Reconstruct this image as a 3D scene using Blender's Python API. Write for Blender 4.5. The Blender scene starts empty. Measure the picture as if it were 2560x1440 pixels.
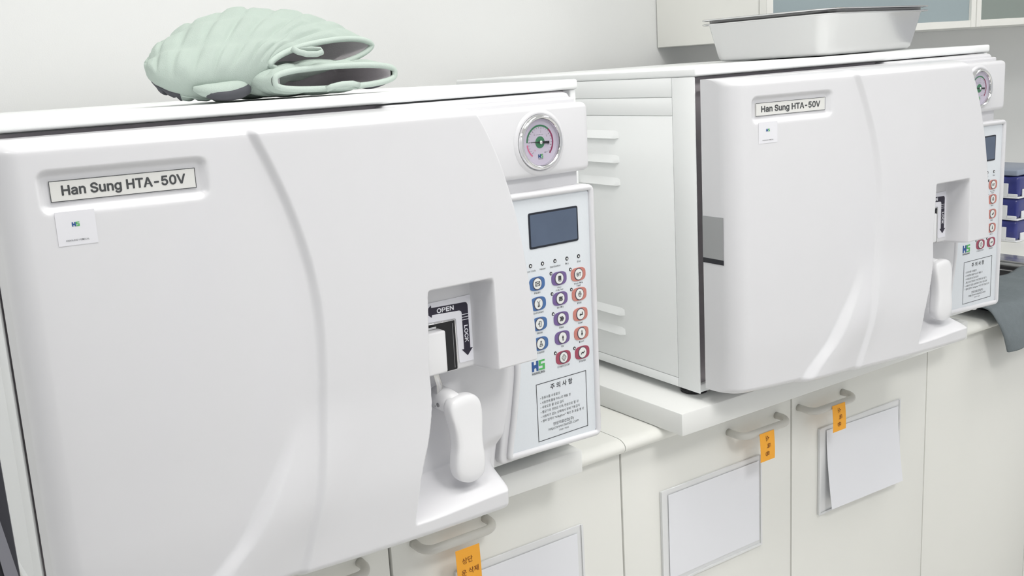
import bpy, bmesh, math, random
from mathutils import Vector, Matrix
random.seed(4)
S = bpy.context.scene
COL = S.collection

# ------------------------------------------------------------------ camera
cam = bpy.data.cameras.new('camera')
cam.sensor_width = 36.0
cam.lens = 36.0 * 2432.065 / 2560
cam.shift_x = 113.3 / 2560
cam.shift_y = -36.43 / 2560
cam.clip_start = 0.02
cam_o = bpy.data.objects.new('camera', cam)
COL.objects.link(cam_o)
RW = ((0.84192863, 0.51405591, 0.16402043), (-0.53554944, 0.83320949, 0.13765442), (-0.06590131, -0.20373624, 0.97680528))
m = Matrix.Identity(4)
for i in range(3):
    m[i][0] = RW[i][0]; m[i][1] = RW[i][2]; m[i][2] = -RW[i][1]
m.translation = (-0.03985, -0.91430, 0.48312)
cam_o.matrix_world = m
S.camera = cam_o

# ------------------------------------------------------------------ world, exposure
w = bpy.data.worlds.new('world'); S.world = w; w.use_nodes = True
bg = w.node_tree.nodes['Background']
bg.inputs[0].default_value = (0.97, 0.985, 1.0, 1); bg.inputs[1].default_value = 0.68
S.view_settings.view_transform = 'Standard'; S.view_settings.look = 'None'
S.view_settings.gamma = 1.0; S.view_settings.use_curve_mapping = False
S.view_settings.exposure = -0.14
CEIL = 1.75; FLOOR = -0.93; WALL = 0.86
PANEL_STRENGTH = 9.5
FRONT_STRENGTH = 22.0
PANELS = [(0.9, -1.7), (3.3, -1.9), (-1.6, -0.45), (0.1, -0.45), (0.9, -0.5), (2.6, -0.5)]

# ------------------------------------------------------------------ materials
MATS = {}
def mat(name, col, rough=0.5, metal=0.0, spec=0.5, trans=0.0, emit=None, noise=0.0, nscale=40.0, bump=0.0, bscale=300.0, sss=0.0, coat=0.0, ior=1.45):
    if name in MATS: return MATS[name]
    M = bpy.data.materials.new(name); M.use_nodes = True
    nt = M.node_tree; b = nt.nodes['Principled BSDF']
    b.inputs['Base Color'].default_value = (*col, 1); b.inputs['Roughness'].default_value = rough
    b.inputs['Metallic'].default_value = metal; b.inputs['Specular IOR Level'].default_value = spec
    b.inputs['Transmission Weight'].default_value = trans; b.inputs['IOR'].default_value = ior
    b.inputs['Coat Weight'].default_value = coat; b.inputs['Coat Roughness'].default_value = 0.08
    if emit:
        b.inputs['Emission Color'].default_value = (*emit[0], 1); b.inputs['Emission Strength'].default_value = emit[1]
    tc = nt.nodes.new('ShaderNodeTexCoord')
    if noise > 0:
        n = nt.nodes.new('ShaderNodeTexNoise'); n.inputs['Scale'].default_value = nscale; n.inputs['Detail'].default_value = 4
        nt.links.new(tc.outputs['Object'], n.inputs['Vector'])
        r = nt.nodes.new('ShaderNodeMix'); r.data_type = 'RGBA'
        r.inputs[6].default_value = (*[c * (1 - noise) for c in col], 1); r.inputs[7].default_value = (*[min(1, c * (1 + noise)) for c in col], 1)
        nt.links.new(n.outputs[0], r.inputs[0]); nt.links.new(r.outputs[2], b.inputs['Base Color'])
    if bump > 0:
        n = nt.nodes.new('ShaderNodeTexNoise'); n.inputs['Scale'].default_value = bscale; n.inputs['Detail'].default_value = 3
        nt.links.new(tc.outputs['Object'], n.inputs['Vector'])
        bp = nt.nodes.new('ShaderNodeBump'); bp.inputs['Strength'].default_value = bump; bp.inputs['Distance'].default_value = 0.001
        nt.links.new(n.outputs[0], bp.inputs['Height']); nt.links.new(bp.outputs[0], b.inputs['Normal'])
    MATS[name] = M
    return M
def lin(r, g, b):
    f = lambda c: (c / 255 / 12.92) if c / 255 < 0.04045 else ((c / 255 + 0.055) / 1.055) ** 2.4
    return (f(r), f(g), f(b))
WHITE = mat('white_gloss_plastic', lin(220, 220, 223), 0.28, coat=0.35, noise=0.008, nscale=30)
HANDLE = mat('white_handle_plastic', lin(232, 232, 234), 0.3, coat=0.3)
POWDER = mat('white_powder_coat', lin(244, 246, 246), 0.42, bump=0.06, bscale=900)
CABM = mat('cream_laminate', lin(234, 234, 229), 0.38, noise=0.012, nscale=6)
WALLM = mat('white_wall', lin(227, 228, 227), 0.75, bump=0.12, bscale=400)
CEILM = mat('white_ceiling', lin(247, 247, 246), 0.9)
FLOORM = mat('grey_vinyl_floor', lin(218, 217, 213), 0.35, noise=0.05, nscale=20)
SLABM = mat('white_board', lin(233, 234, 232), 0.5)
DARKGAP = mat('dark_grey_steel', lin(214, 208, 213), 0.5, noise=0.05, nscale=80)
BLACKM = mat('black_plastic', lin(44, 44, 50), 0.4)
GREYBAR = mat('grey_plastic', lin(122, 122, 130), 0.4)
CHROME = mat('chrome', (0.82, 0.82, 0.83), 0.07, metal=1.0)
STEEL = mat('brushed_steel', (0.68, 0.68, 0.68), 0.24, metal=1.0, bump=0.05, bscale=120)
DSTEEL = mat('dark_steel', (0.30, 0.30, 0.31), 0.35, metal=0.9)
HINGE = mat('satin_steel', (0.52, 0.52, 0.53), 0.3, metal=0.9)
SLOTM = mat('dark_slot', (0.03, 0.03, 0.032), 0.2, metal=0.4)
PLATEM = mat('silver_nameplate', lin(224, 224, 221), 0.35)
INK = mat('grey_ink', lin(72, 74, 76), 0.5)
INK2 = mat('black_ink', lin(38, 38, 44), 0.5)
STK2 = mat('white_label_paper', lin(229, 229, 234), 0.35)
STK = mat('white_sticker', lin(236, 236, 243), 0.35)
ARROW = mat('dark_violet_print', lin(44, 40, 56), 0.45)
OVER = mat('silver_grey_overlay', lin(219, 224, 229), 0.4, noise=0.02, nscale=400)
LCDF = mat('lcd_frame', lin(34, 38, 48), 0.3)
LCD = mat('lcd_glass', lin(84, 96, 116), 0.12, noise=0.12, nscale=25)
BLUE = mat('blue_button', lin(72, 108, 160), 0.5, noise=0.06, nscale=300)
PURP = mat('purple_button', lin(112, 92, 144), 0.5, noise=0.06, nscale=300)
SALM = mat('salmon_button', lin(194, 126, 116), 0.5, noise=0.06, nscale=300)
CRIM = mat('crimson_button', lin(158, 72, 92), 0.5, noise=0.06, nscale=300)
RING = mat('button_ring', lin(84, 78, 92), 0.5)
FACE = mat('button_face', lin(226, 228, 226), 0.45)
LOGOB = mat('logo_blue', lin(44, 84, 146), 0.5)
LOGOG = mat('logo_green', lin(84, 178, 96), 0.5)
DIAL = mat('dial_lavender', lin(222, 214, 232), 0.5)
DGREEN = mat('dial_green', lin(70, 138, 100), 0.5)
DRED = mat('dial_crimson', lin(150, 60, 100), 0.5)
DPINK = mat('dial_pink', lin(222, 110, 150), 0.5)
GLASS = mat('clear_glass', (1, 1, 1), 0.02, trans=1.0, ior=1.15)
MINT = mat('mint_cotton', lin(172, 185, 177), 0.9, noise=0.02, nscale=60, bump=0.5, bscale=900)
BIND = mat('mint_binding', lin(184, 197, 189), 0.85, bump=0.4, bscale=900)
LINING = mat('grey_lining', lin(226, 221, 224), 0.95, bump=0.4, bscale=500)
PAD = mat('charcoal_silicone', lin(72, 73, 79), 0.7)
ORANGE = mat('orange_note_paper', lin(250, 176, 60), 0.7)
BROWN = mat('brown_marker', lin(112, 52, 22), 0.7)
PAPER = mat('white_paper', lin(233, 234, 239), 0.7)
ACRYL = mat('clear_acrylic', lin(228, 229, 230), 0.15)
HGREY = mat('warm_grey_enamel', lin(198, 196, 190), 0.3, coat=0.3)
BLUEF = mat('blue_film', lin(52, 58, 128), 0.2, noise=0.25, nscale=30, coat=0.5)
BLUEG = mat('grey_blue_film', lin(150, 160, 178), 0.3)
WPLAST = mat('white_tray_plastic', lin(236, 237, 240), 0.4)
TOWEL = mat('slate_terry_cloth', lin(116, 124, 128), 0.95, noise=0.1, nscale=90, bump=0.8, bscale=500)
CGLASS = mat('grey_blue_glass', lin(152, 166, 170), 0.12, noise=0.05, nscale=3)
CGLASS2 = mat('grey_green_glass', lin(134, 144, 138), 0.12, noise=0.05, nscale=3)
RUBBER = mat('black_rubber', lin(40, 40, 42), 0.7)
LEDF = mat('bright_led_panel', (1, 1, 1), 0.5, emit=((1.0, 0.985, 0.96), FRONT_STRENGTH))
LEDM = mat('led_panel', (1, 1, 1), 0.5, emit=((1.0, 0.985, 0.96), PANEL_STRENGTH))

# ------------------------------------------------------------------ mesh helpers
def link(name, me, parent=None):
    o = bpy.data.objects.new(name, me); COL.objects.link(o)
    if parent: o.parent = parent
    return o
def build(name, V, F, material, parent=None, smooth=False, recalc=True):
    me = bpy.data.meshes.new(name); me.from_pydata([tuple(v) for v in V], [], F)
    if recalc:
        bm = bmesh.new(); bm.from_mesh(me); bmesh.ops.recalc_face_normals(bm, faces=bm.faces); bm.to_mesh(me); bm.free()
    me.materials.append(material)
    if smooth:
        me.polygons.foreach_set('use_smooth', [True] * len(me.polygons))
    me.update()
    return link(name, me, parent)
def from_bm(name, bm, material, parent=None, smooth=False, angle=None):
    bmesh.ops.recalc_face_normals(bm, faces=bm.faces)
    me = bpy.data.meshes.new(name); bm.to_mesh(me); bm.free(); me.materials.append(material)
    if smooth:
        me.polygons.foreach_set('use_smooth', [True] * len(me.polygons))
        if angle: me.set_sharp_from_angle(angle=math.radians(angle))
    return link(name, me, parent)
def rbox(name, x, y, z, material, parent=None, r=0.0, seg=3):
    bm = bmesh.new(); bmesh.ops.create_cube(bm, size=1)
    for v in bm.verts:
        v.co = Vector(((x[0] + x[1]) / 2 + v.co.x * (x[1] - x[0]), (y[0] + y[1]) / 2 + v.co.y * (y[1] - y[0]), (z[0] + z[1]) / 2 + v.co.z * (z[1] - z[0])))
    if r > 0: bmesh.ops.bevel(bm, geom=bm.edges[:], offset=r, segments=seg, profile=0.5, affect='EDGES')
    return from_bm(name, bm, material, parent, smooth=r > 0, angle=40 if r > 0 else None)
def prism(name, poly, y0, y1, material, parent=None, r=0.0, seg=3, hole=None):
    """polygon in x,z pushed from y0 (front) to y1 (back); front edge rounded"""
    bm = bmesh.new()
    fv = [bm.verts.new((a, y1, b)) for a, b in poly]
    f = bm.faces.new(fv)
    e = bmesh.ops.extrude_face_region(bm, geom=[f]); nv = [g for g in e['geom'] if isinstance(g, bmesh.types.BMVert)]
    for v in nv: v.co.y = y0
    bmesh.ops.recalc_face_normals(bm, faces=bm.faces)
    if r > 0:
        ed = [x for x in bm.edges if all(abs(v.co.y - y0) < 1e-6 for v in x.verts)]
        bmesh.ops.bevel(bm, geom=ed, offset=r, segments=seg, profile=0.5, affect='EDGES')
    return from_bm(name, bm, material, parent, smooth=r > 0, angle=40 if r > 0 else None)
def round_poly(pts, r, n=6):
    out = []
    k = len(pts); rr = r if isinstance(r, (list, tuple)) else [r] * k
    for i in range(k):
        p0, p1, p2 = Vector(pts[i - 1]), Vector(pts[i]), Vector(pts[(i + 1) % k])
        a = (p0 - p1); b = (p2 - p1); d = min(rr[i], a.length * 0.49, b.length * 0.49)
        if d < 1e-6: out.append(tuple(p1)); continue
        s = p1 + a.normalized() * d; e = p1 + b.normalized() * d
        for j in range(n + 1):
            t = j / n
            out.append(tuple((1 - t) ** 2 * s + 2 * t * (1 - t) * p1 + t * t * e))
    return out
def tube(name, path, r, material, parent=None, n=12, closed=False, smooth=True, flat=1.0):
    P = [Vector(p) for p in path]; k = len(P); V = []; F = []
    up = None
    for i in range(k):
        if closed: t = P[(i + 1) % k] - P[i - 1]
        else: t = P[min(i + 1, k - 1)] - P[max(i - 1, 0)]
        t.normalize()
        if up is None:
            up = Vector((0, 0, 1)) if abs(t.z) < 0.9 else Vector((0, 1, 0))
        s = t.cross(up).normalized(); up = s.cross(t).normalized()
        ri = r[i] if isinstance(r, (list, tuple)) else r
        for j in range(n):
            a = 2 * math.pi * j / n
            V.append(P[i] + s * math.cos(a) * ri + up * math.sin(a) * ri * flat)
    rng = k if closed else k - 1
    for i in range(rng):
        for j in range(n):
            F.append((i * n + j, i * n + (j + 1) % n, ((i + 1) % k) * n + (j + 1) % n, ((i + 1) % k) * n + j))
    if not closed:
        F.append(tuple(range(n))); F.append(tuple((k - 1) * n + j for j in range(n)))
    return build(name, V, F, material, parent, smooth)
def lathe_y(name, cx, cz, prof, material, parent=None, n=48, smooth=True, cap=False):
    V = []; F = []; k = len(prof)
    for i in range(n):
        a = 2 * math.pi * i / n
        for r, y in prof: V.append((cx + r * math.cos(a), y, cz + r * math.sin(a)))
    for i in range(n):
        for j in range(k - 1):
            F.append((i * k + j, ((i + 1) % n) * k + j, ((i + 1) % n) * k + j + 1, i * k + j + 1))
    if cap: F.append(tuple(i * k for i in range(n)))
    return build(name, V, F, material, parent, smooth)
def disc(name, cx, cz, rx, rz, y, th, material, parent, n=28, p=2.0):
    pts = []
    for i in range(n):
        a = 2 * math.pi * i / n; c, s = math.cos(a), math.sin(a)
        pts.append((cx + rx * math.copysign(abs(c) ** (2 / p), c), cz + rz * math.copysign(abs(s) ** (2 / p), s)))
    return prism(name, pts, y - th, y, material, parent)
def strokes(name, lines, wd, y, material, parent, polys=(), xf=None):
    """flat printed line work in the x,z plane at depth y"""
    V = []; F = []
    xf = xf or (lambda a, b: (a, b))
    for ln in lines:
        P = [Vector(p) for p in ln]
        for a, b in zip(P, P[1:]):
            d = (b - a)
            if d.length < 1e-9: continue
            d.normalize(); nrm = Vector((-d.y, d.x)) * wd / 2; e = d * wd * 0.35
            q = [a - e + nrm, a - e - nrm, b + e - nrm, b + e + nrm]; k = len(V)
            V += [(*xf(*p),) for p in q]; F.append((k, k + 1, k + 2, k + 3))
    for pl in polys:
        k = len(V); V += [(*xf(*p),) for p in pl]; F.append(tuple(range(k, k + len(pl))))
    VV = [(a, y, b) for a, b in V]
    me = bpy.data.meshes.new(name); me.from_pydata(VV, [], F); me.materials.append(material)
    return link(name, me, parent)
def sstep(t):
    t = 0.0 if t < 0 else 1.0 if t > 1 else t
    return t * t * (3 - 2 * t)
def interp(tab, x):
    if x <= tab[0][0]: return tab[0][1]
    for (a, b), (c, d) in zip(tab, tab[1:]):
        if x <= c: return b + (d - b) * (x - a) / (c - a)
    return tab[-1][1]
def smooth_interp(tab, x):
    """catmull-rom through (x, v) pairs"""
    n = len(tab)
    if x <= tab[0][0]: return tab[0][1]
    if x >= tab[-1][0]: return tab[-1][1]
    for i in range(n - 1):
        if x <= tab[i + 1][0]:
            x0, v0 = tab[i]; x1, v1 = tab[i + 1]; h = x1 - x0; t = (x - x0) / h
            m0 = (v1 - tab[i - 1][1]) / (x1 - tab[i - 1][0]) if i > 0 else (v1 - v0) / h
            m1 = (tab[i + 2][1] - v0) / (tab[i + 2][0] - x0) if i < n - 2 else (v1 - v0) / h
            t2, t3 = t * t, t * t * t
            return (2 * t3 - 3 * t2 + 1) * v0 + (t3 - 2 * t2 + t) * h * m0 + (-2 * t3 + 3 * t2) * v1 + (t3 - t2) * h * m1

# ------------------------------------------------------------------ lettering (built-in font, turned into flat meshes once)
WARN = ['\u2022 증류수를 사용할것', '\u2022 사용전에 물을 FULL로 채울 것', '\u2022 사용도중 물 공급 금지', '\u2022 멸균기의 전원은 단독 전원으로 할 것',
        '\u2022 사용자가 없는 상태에서 장비 가동금지', '\u2022 챔버 압력이 "0.0kgf/cm\u00b2" 확인 후 문을 열 것']
STR = ['Han Sung HTA-50V', 'HANSUNG MEDICAL', 'OPEN', 'LOCK', 'Door Lock', 'Heater', 'Sterilization', 'Dry', 'End', 'Packs', 'Instrument', 'Glove', 'Liquids',
       'Micro', 'LEAK Test', 'Re-Dry', 'Pass', 'Up', 'START/STOP', 'Bowie-Dick', 'Test', 'Print', 'Enter', 'Down', 'POWER', 'BT', 'HANSUNG', '주 의 사 항',
       '한성의료산업(주)', 'http://www.hsm01.com', '1588-9486', '상단', '운 삭제', '소', '독', '용', 'COMPOUND GAUGE', 'kgf/cm\u00b2', '0', '1', '2', '3', '4', '-76'] + WARN
TXT = {}
try:
    FONT = bpy.data.fonts.load(bpy.utils.system_resource('DATAFILES', path='fonts') + '/Inter.woff2')
except Exception:
    FONT = None
def make_text():
    tmp = []
    for s in STR:
        c = bpy.data.curves.new('t', 'FONT'); c.body = s; c.size = 1.0; c.resolution_u = 2
        if FONT and all(ord(ch) < 256 for ch in s): c.font = FONT
        if s in ('Han Sung HTA-50V', 'OPEN', 'LOCK', 'BT', 'HANSUNG'): c.offset = 0.010
        o = bpy.data.objects.new('t', c); COL.objects.link(o); tmp.append(o)
    bpy.context.view_layer.update()
    dg = bpy.context.evaluated_depsgraph_get()
    for s, o in zip(STR, tmp):
        me = bpy.data.meshes.new_from_object(o.evaluated_get(dg))
        V = [(v.co.x, v.co.y) for v in me.vertices]; F = [tuple(p.vertices) for p in me.polygons]
        bpy.data.meshes.remove(me)
        if V:
            x0 = min(v[0] for v in V); x1 = max(v[0] for v in V); z0 = min(v[1] for v in V); z1 = max(v[1] for v in V)
            TXT[s] = ([(a - (x0 + x1) / 2, b - (z0 + z1) / 2) for a, b in V], F, x1 - x0, z1 - z0)
    for o in tmp:
        c = o.data; bpy.data.objects.remove(o); bpy.data.curves.remove(c)
make_text()
def text(s, cx, cz, wd, y, material, parent, name='lettering', ht=None, rot=0.0, left=None, bold=0.0):
    V, F, W, H = TXT[s]
    sx = wd / W; sz = (ht / H) if ht else sx
    if left is not None: cx = left + wd / 2
    c, sn = math.cos(rot), math.sin(rot)
    VV = []
    for a, b in V:
        p, q = a * sx, b * sz
        VV.append((cx + p * c - q * sn, y, cz + p * sn + q * c))
    if bold:
        n0 = len(VV); base = list(VV); FF = list(F)
        for k, (da, db) in enumerate(((bold, 0), (-bold, 0), (0, bold), (0, -bold))):
            VV += [(a + da, b - 1e-6 * (k + 1), c_ + db) for a, b, c_ in base]
            FF += [tuple(i + n0 * (k + 1) for i in f) for f in F]
        F = FF
    me = bpy.data.meshes.new(name); me.from_pydata(VV, [], F); me.materials.append(material)
    return link(name, me, parent)

def empty(name, loc=(0, 0, 0), rot=(0, 0, 0)):
    o = bpy.data.objects.new(name, None); COL.objects.link(o); o.location = loc; o.rotation_euler = rot
    o.empty_display_size = 0.05
    return o
def tag(o, label, cat, group=None):
    o['label'] = label; o['category'] = cat
    if group: o['group'] = group
    return o
def struct(o, label=None):
    o['kind'] = 'structure'
    if label: o['label'] = label
    return o
def copy_tree(o, parent=None):
    c = o.copy(); COL.objects.link(c); c.parent = parent
    for k in list(o.children): copy_tree(k, c)
    return c

# ------------------------------------------------------------------ room shell
struct(rbox('floor', (-3.0, 5.0), (-3.6, WALL), (FLOOR - 0.05, FLOOR), FLOORM), 'grey vinyl floor of the room')
struct(rbox('ceiling', (-3.0, 5.0), (-3.6, WALL), (CEIL, CEIL + 0.05), CEILM), 'white ceiling of the room')
struct(rbox('wall_back', (-3.0, 5.0), (WALL, WALL + 0.1), (FLOOR, CEIL), WALLM), 'plain white wall behind the machines')
for i, (px, py) in enumerate(PANELS):
    t = tag(empty('ceiling_light', (px, py, CEIL)), 'square white ceiling light panel %s' % ('in front of the gap between the machines', 'in front of the sink', 'over the far left of the room', 'above the nearer machine front', 'above the gap between the machines', 'above the sink')[i], 'ceiling light', 'ceiling light panels')
    rbox('light_frame', (-0.32, 0.32), (-0.32, 0.32), (-0.012, 0.0), CEILM, t, r=0.003)
    rbox('diffuser', (-0.3, 0.3), (-0.3, 0.3), (-0.016, -0.0125), LEDF if i == 0 else LEDM, t)

# ------------------------------------------------------------------ base cabinets and worktop
ZC = -0.0777; DOORY = 0.161
CABS = [((0.082, 0.876), [(0.082, 0.4735), (0.4775, 0.8755)], [(0.312, 0.431), (0.511, 0.626)], -0.105),
        ((0.879, 1.662), [(0.8785, 1.266), (1.2695, 1.662)], [(1.111, 1.228), (1.285, 1.404)], -0.105),
        ((1.665, 2.452), [(1.6645, 2.0555), (2.059, 2.452)], [(1.935, 2.045), (2.10, 2.215)], -0.42)]
def c_handle(parent, x0, x1, z):
    r = 0.0062; d = 0.03; path = []
    y0 = DOORY; path.append((x0, y0, z)); path.append((x0, y0 - 0.008, z))
    R = 0.018
    for j in range(9):
        a = math.pi / 2 * j / 8
        path.append((x0 + R * (1 - math.cos(a)), y0 - d + R - R * math.sin(a), z - 0.002 * math.sin(a)))
    for j in range(9):
        a = math.pi / 2 * (1 - j / 8)
        path.append((x1 - R * (1 - math.cos(a)), y0 - d + R - R * math.sin(a), z - 0.002 * math.sin(a)))
    path.append((x1, y0 - 0.008, z)); path.append((x1, y0, z))
    return tube('handle', path, r, HGREY, parent, n=14)
labs = ['cream base cabinet with two doors under the nearer white machine', 'cream base cabinet with two doors under the farther white machine',
        'cream base cabinet at the right under the sink and grey towel']
for (bx, doors, hs, top), lab in zip(CABS, labs):
    c = tag(empty('base_cabinet', (0, 0, 0)), lab, 'cabinet', 'cream base cabinets')
    rbox('body', (bx[0], bx[1]), (DOORY + 0.020, WALL - 0.004), (FLOOR + 0.09, top), CABM, c, r=0.001, seg=1)
    rbox('plinth', (bx[0], bx[1]), (DOORY + 0.07, WALL - 0.02), (FLOOR + 0.001, FLOOR + 0.0895), GREYBAR, c)
    for (a, b), (h0, h1) in zip(doors, hs):
        d = rbox('door', (a, b), (DOORY, DOORY + 0.018), (FLOOR + 0.095, -0.1015), CABM, c, r=0.0018, seg=2)
        c_handle(d, h0, h1, -0.131)
# worktop with rounded nose, split at a joint
def worktop(name, x0, x1, label):
    prof = [(WALL - 0.003, ZC), (0.190, ZC)]
    R = 0.0115
    for j in range(11):
        a = math.pi / 2 - math.pi * j / 10
        prof.append((0.160 + 0.0 - 0.018 * max(0, math.cos(a)) , ZC - R + R * math.sin(a)))
    prof.append((WALL - 0.003, ZC - 2 * R))
    n = len(prof); V = [(x0, a, b) for a, b in prof] + [(x1, a, b) for a, b in prof]
    F = [tuple(range(n)), tuple(range(n, 2 * n))] + [(i, (i + 1) % n, n + (i + 1) % n, n + i) for i in range(n)]
    o = build(name, V, F, CABM, smooth=True); o.data.set_sharp_from_angle(angle=math.radians(35))
    return tag(o, label, 'worktop')
worktop('worktop', 0.055, 0.871, 'cream worktop with rounded edge left of the joint, under nearer machine')
worktop('worktop', 0.8722, 1.904, 'cream worktop with rounded edge right of the joint, under farther machine')
# boards the machines stand on
def board(x0, x1, y0, top, label):
    t = rbox('support_board', (x0, x1), (y0, 0.80), (ZC + 0.0004, top), SLABM, None, r=0.0025, seg=2)
    return tag(t, label, 'board', 'thick white boards under the machines')
board(0.060, 0.752, 0.095, -0.0432, 'thick white board lying under the nearer machine')
board(0.946, 1.69, 0.098, -0.0412, 'thick white board lying under the farther machine')

# ------------------------------------------------------------------ autoclave
def autoclave():
    T = empty('autoclave')
    # --- body -------------------------------------------------------------
    BX0, BX1, BY0, BY1, BZ0, BZ1 = 0.0545, 0.775, 0.060, 0.735, -0.028, 0.4655
    body = rbox('body', (BX0 + 0.0025, BX1), (BY0 + 0.017, BY1), (BZ0, BZ1 - 0.013), POWDER, T, r=0.002, seg=2)
    def sp(name, y, z): return rbox(name, (BX0, BX0 + 0.0022), y, z, POWDER, body, r=0.0008, seg=2)
    rbox('corner_post', (BX0, BX0 + 0.0024), (BY0, 0.1066), (BZ0, BZ1 - 0.0125), POWDER, body, r=0.0009, seg=2)
    sp('side_panel', (0.1074, BY1), (-0.0128, 0.3966))
    sp('side_strip', (0.1074, BY1), (0.3974, 0.4240))
    sp('side_strip', (0.1074, BY1), (0.4248, BZ1 - 0.0125))
    sp('side_rail', (0.1074, BY1), (BZ0, -0.0134))
    rbox('front_recess', (BX0 + 0.0026, BX1 - 0.003), (0.0745, 0.0768), (BZ0 + 0.004, BZ1 - 0.014), DARKGAP, body)
    rbox('bottom_rail', (BX0 + 0.0026, BX1 - 0.004), (BY0 + 0.004, 0.0745), (BZ0, BZ0 + 0.012), POWDER, body, r=0.001, seg=1)
    rbox('corner_post', (BX1 - 0.010, BX1), (BY0, 0.0765), (BZ0, BZ1 - 0.0125), POWDER, body, r=0.0022, seg=3)
    # raised louvres on the side
    for z in (0.366, 0.3265, 0.2895, 0.0705, 0.0368):
        V = []; F = []; n = 15; y0, y1 = 0.2315, 0.345
        for i in range(n):
            t = i / (n - 1); y = y0 + (y1 - y0) * t
            e = min(1, min(t, 1 - t) / 0.075)
            for (dx, dz) in ((0.0, 0.0072), (0.0030, 0.0010), (0.0058, -0.0052), (0.0054, -0.0062), (0.0, -0.0066)):
                V.append((BX0 + 0.0005 - (dx + 0.0005) * e, y, z + dz * (0.75 + 0.25 * e)))
        for i in range(n - 1):
            for j in range(4): F.append((i * 5 + j, i * 5 + j + 1, i * 5 + j + 6, i * 5 + j + 5))
        build('louvre', V, F, POWDER, body, smooth=True).data.set_sharp_from_angle(angle=math.radians(40))
    rbox('top_cover', (BX0 - 0.0005, BX1 + 0.0005), (BY0 - 0.004, BY1), (0.4532, 0.4660), POWDER, T, r=0.0032, seg=4)
    for fx, fy in ((0.085, 0.105), (0.74, 0.20), (0.085, 0.69), (0.74, 0.69)):
        V = []; F = []; n = 24
        f = tube('foot', [(fx, fy, -0.0402), (fx, fy, -0.0362)], 0.021, RUBBER, T, n=24, smooth=False)
        tube('foot_collar', [(fx, fy, -0.0362), (fx, fy, -0.0278)], 0.016, CHROME, f, n=24, smooth=False)
    # --- door: one moulded shell, depth over x,z ---------------------------
    XL = 0.0568; ZT = 0.4488; ZB = -0.0165
    edge = [(-0.0165, 0.5660), (0.012, 0.5680), (0.032, 0.5720), (0.09, 0.588), (0.126, 0.5915), (0.150, 0.5910), (0.175, 0.5910), (0.209, 0.5895), (0.263, 0.5832), (0.321, 0.5735), (0.364, 0.562), (0.397, 0.550), (0.434, 0.531), (0.4488, 0.516)]
    basey = [(0.04, -0.008), (0.097, -0.0210), (0.22, -0.0385), (0.30, -0.0475), (0.40, -0.0570), (0.5, -0.0615), (0.6, -0.0625)]
    crA = [(-0.03, 0.272), (-0.0099, 0.2789), (0.0769, 0.3027), (0.1612, 0.316), (0.2328, 0.3215), (0.2876, 0.3191), (0.3463, 0.3078), (0.3956, 0.2918), (0.4427, 0.2724), (0.46, 0.264)]
    crB = [(-0.03, 0.163), (0.0079, 0.1936), (0.0438, 0.2272), (0.0832, 0.2532), (0.1201, 0.2748), (0.1534, 0.2885), (0.2, 0.300)]
    rl = [(-0.03, 0.404), (0.0074, 0.4092), (0.0603, 0.4199), (0.1026, 0.4338), (0.1374, 0.4408), (0.1825, 0.4414), (0.2532, 0.4462), (0.3, 0.447)]
    def box_sd(x, z, x0, x1, z0, z1, r):
        dx = max(x0 + r - x, x - x1 + r); dz = max(z0 + r - z, z - z1 + r)
        return math.hypot(max(dx, 0), max(dz, 0)) + min(max(dx, dz), 0) - r
    def depth(x, z, xr):
        y = smooth_interp(basey, x)
        y -= 0.0035 * sstep((0.44 - z) / 0.30) * sstep((z + 0.03) / 0.10)       # slight belly
        y -= 0.0052 * sstep((x - smooth_interp(crA, z) + 0.005) / 0.010)        # step along the long arc
        tb = sstep((0.172 - z) / 0.12)
        if tb > 0:
            d = x - smooth_interp(crB, z)
            y -= 0.0105 * tb * sstep((d + 0.0085) / 0.017) * (1 - 0.55 * sstep((d - 0.02) / 0.08))
        sd = box_sd(x, z, 0.0915, 0.2255, 0.3885, 0.4165, 0.004)                # pocket of the name plate
        y = y + 0.0058 * (1 - sstep((sd + 0.0010) / 0.0070))
        # left, top, bottom rounding
        def rnd(d, wdt, dep):
            if d >= wdt: return 0.0
            u = 1 - max(d, 0) / wdt
            return dep * (1 - math.sqrt(max(0, 1 - u * u)))
        # hand recess and alcove
        xl = smooth_interp(rl, z)
        if x > xl - 0.02:
            back = -0.0335
            aL = sstep((x - xl + 0.0030) / 0.0055)
            aT = sstep((0.2605 - z) / 0.0085); aR = sstep((0.5295 - x) / 0.0100)
            y1 = y + (back - y) * aL * aT * (aR if z > 0.14 else 1.0) if z > 0.14 else y
            # alcove under the block
            aB = sstep((z - 0.006 - 0.004 * sstep((x - 0.42) / 0.1)) / 0.024)
            at = sstep((0.1555 - z) / 0.010)
            yal = -0.006
            sh = y
            fl = sh + (yal - sh) * (aB ** 0.8)
            y2 = y + (fl - y) * aL
            y = y1 + (y2 - y1) * at if z < 0.157 else y1
            # shelf end
            if z < 0.05:
                e = sstep((x - 0.528) / max(0.012, xr - 0.531)) * sstep((0.05 - z) / 0.02)
                y = y + (0.004 - y) * e
        dr = xr - x
        if z > 0.146:
            y += rnd(dr, 0.009, 0.045) * sstep((z - 0.146) / 0.006)
        y += rnd(x - XL, 0.020, 0.027) + rnd(ZT - z, 0.0125, 0.030) + rnd(z - ZB, 0.012, 0.024)
        return min(y, 0.052)
    zs = []; z = ZB
    while z < ZT - 1e-6:
        zs.append(z); d = min(z - ZB, ZT - z)
        near = abs(z - 0.152) < 0.010 or abs(z - 0.256) < 0.008 or abs(z - 0.392) < 0.006 or abs(z - 0.418) < 0.006 or abs(z - 0.018) < 0.016
        z += 0.0004 if d < 0.002 else 0.0010 if (d < 0.013 or near) else 0.0024
    zs.append(ZT)
    us = []; u = 0.0; WX = 0.545
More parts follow.
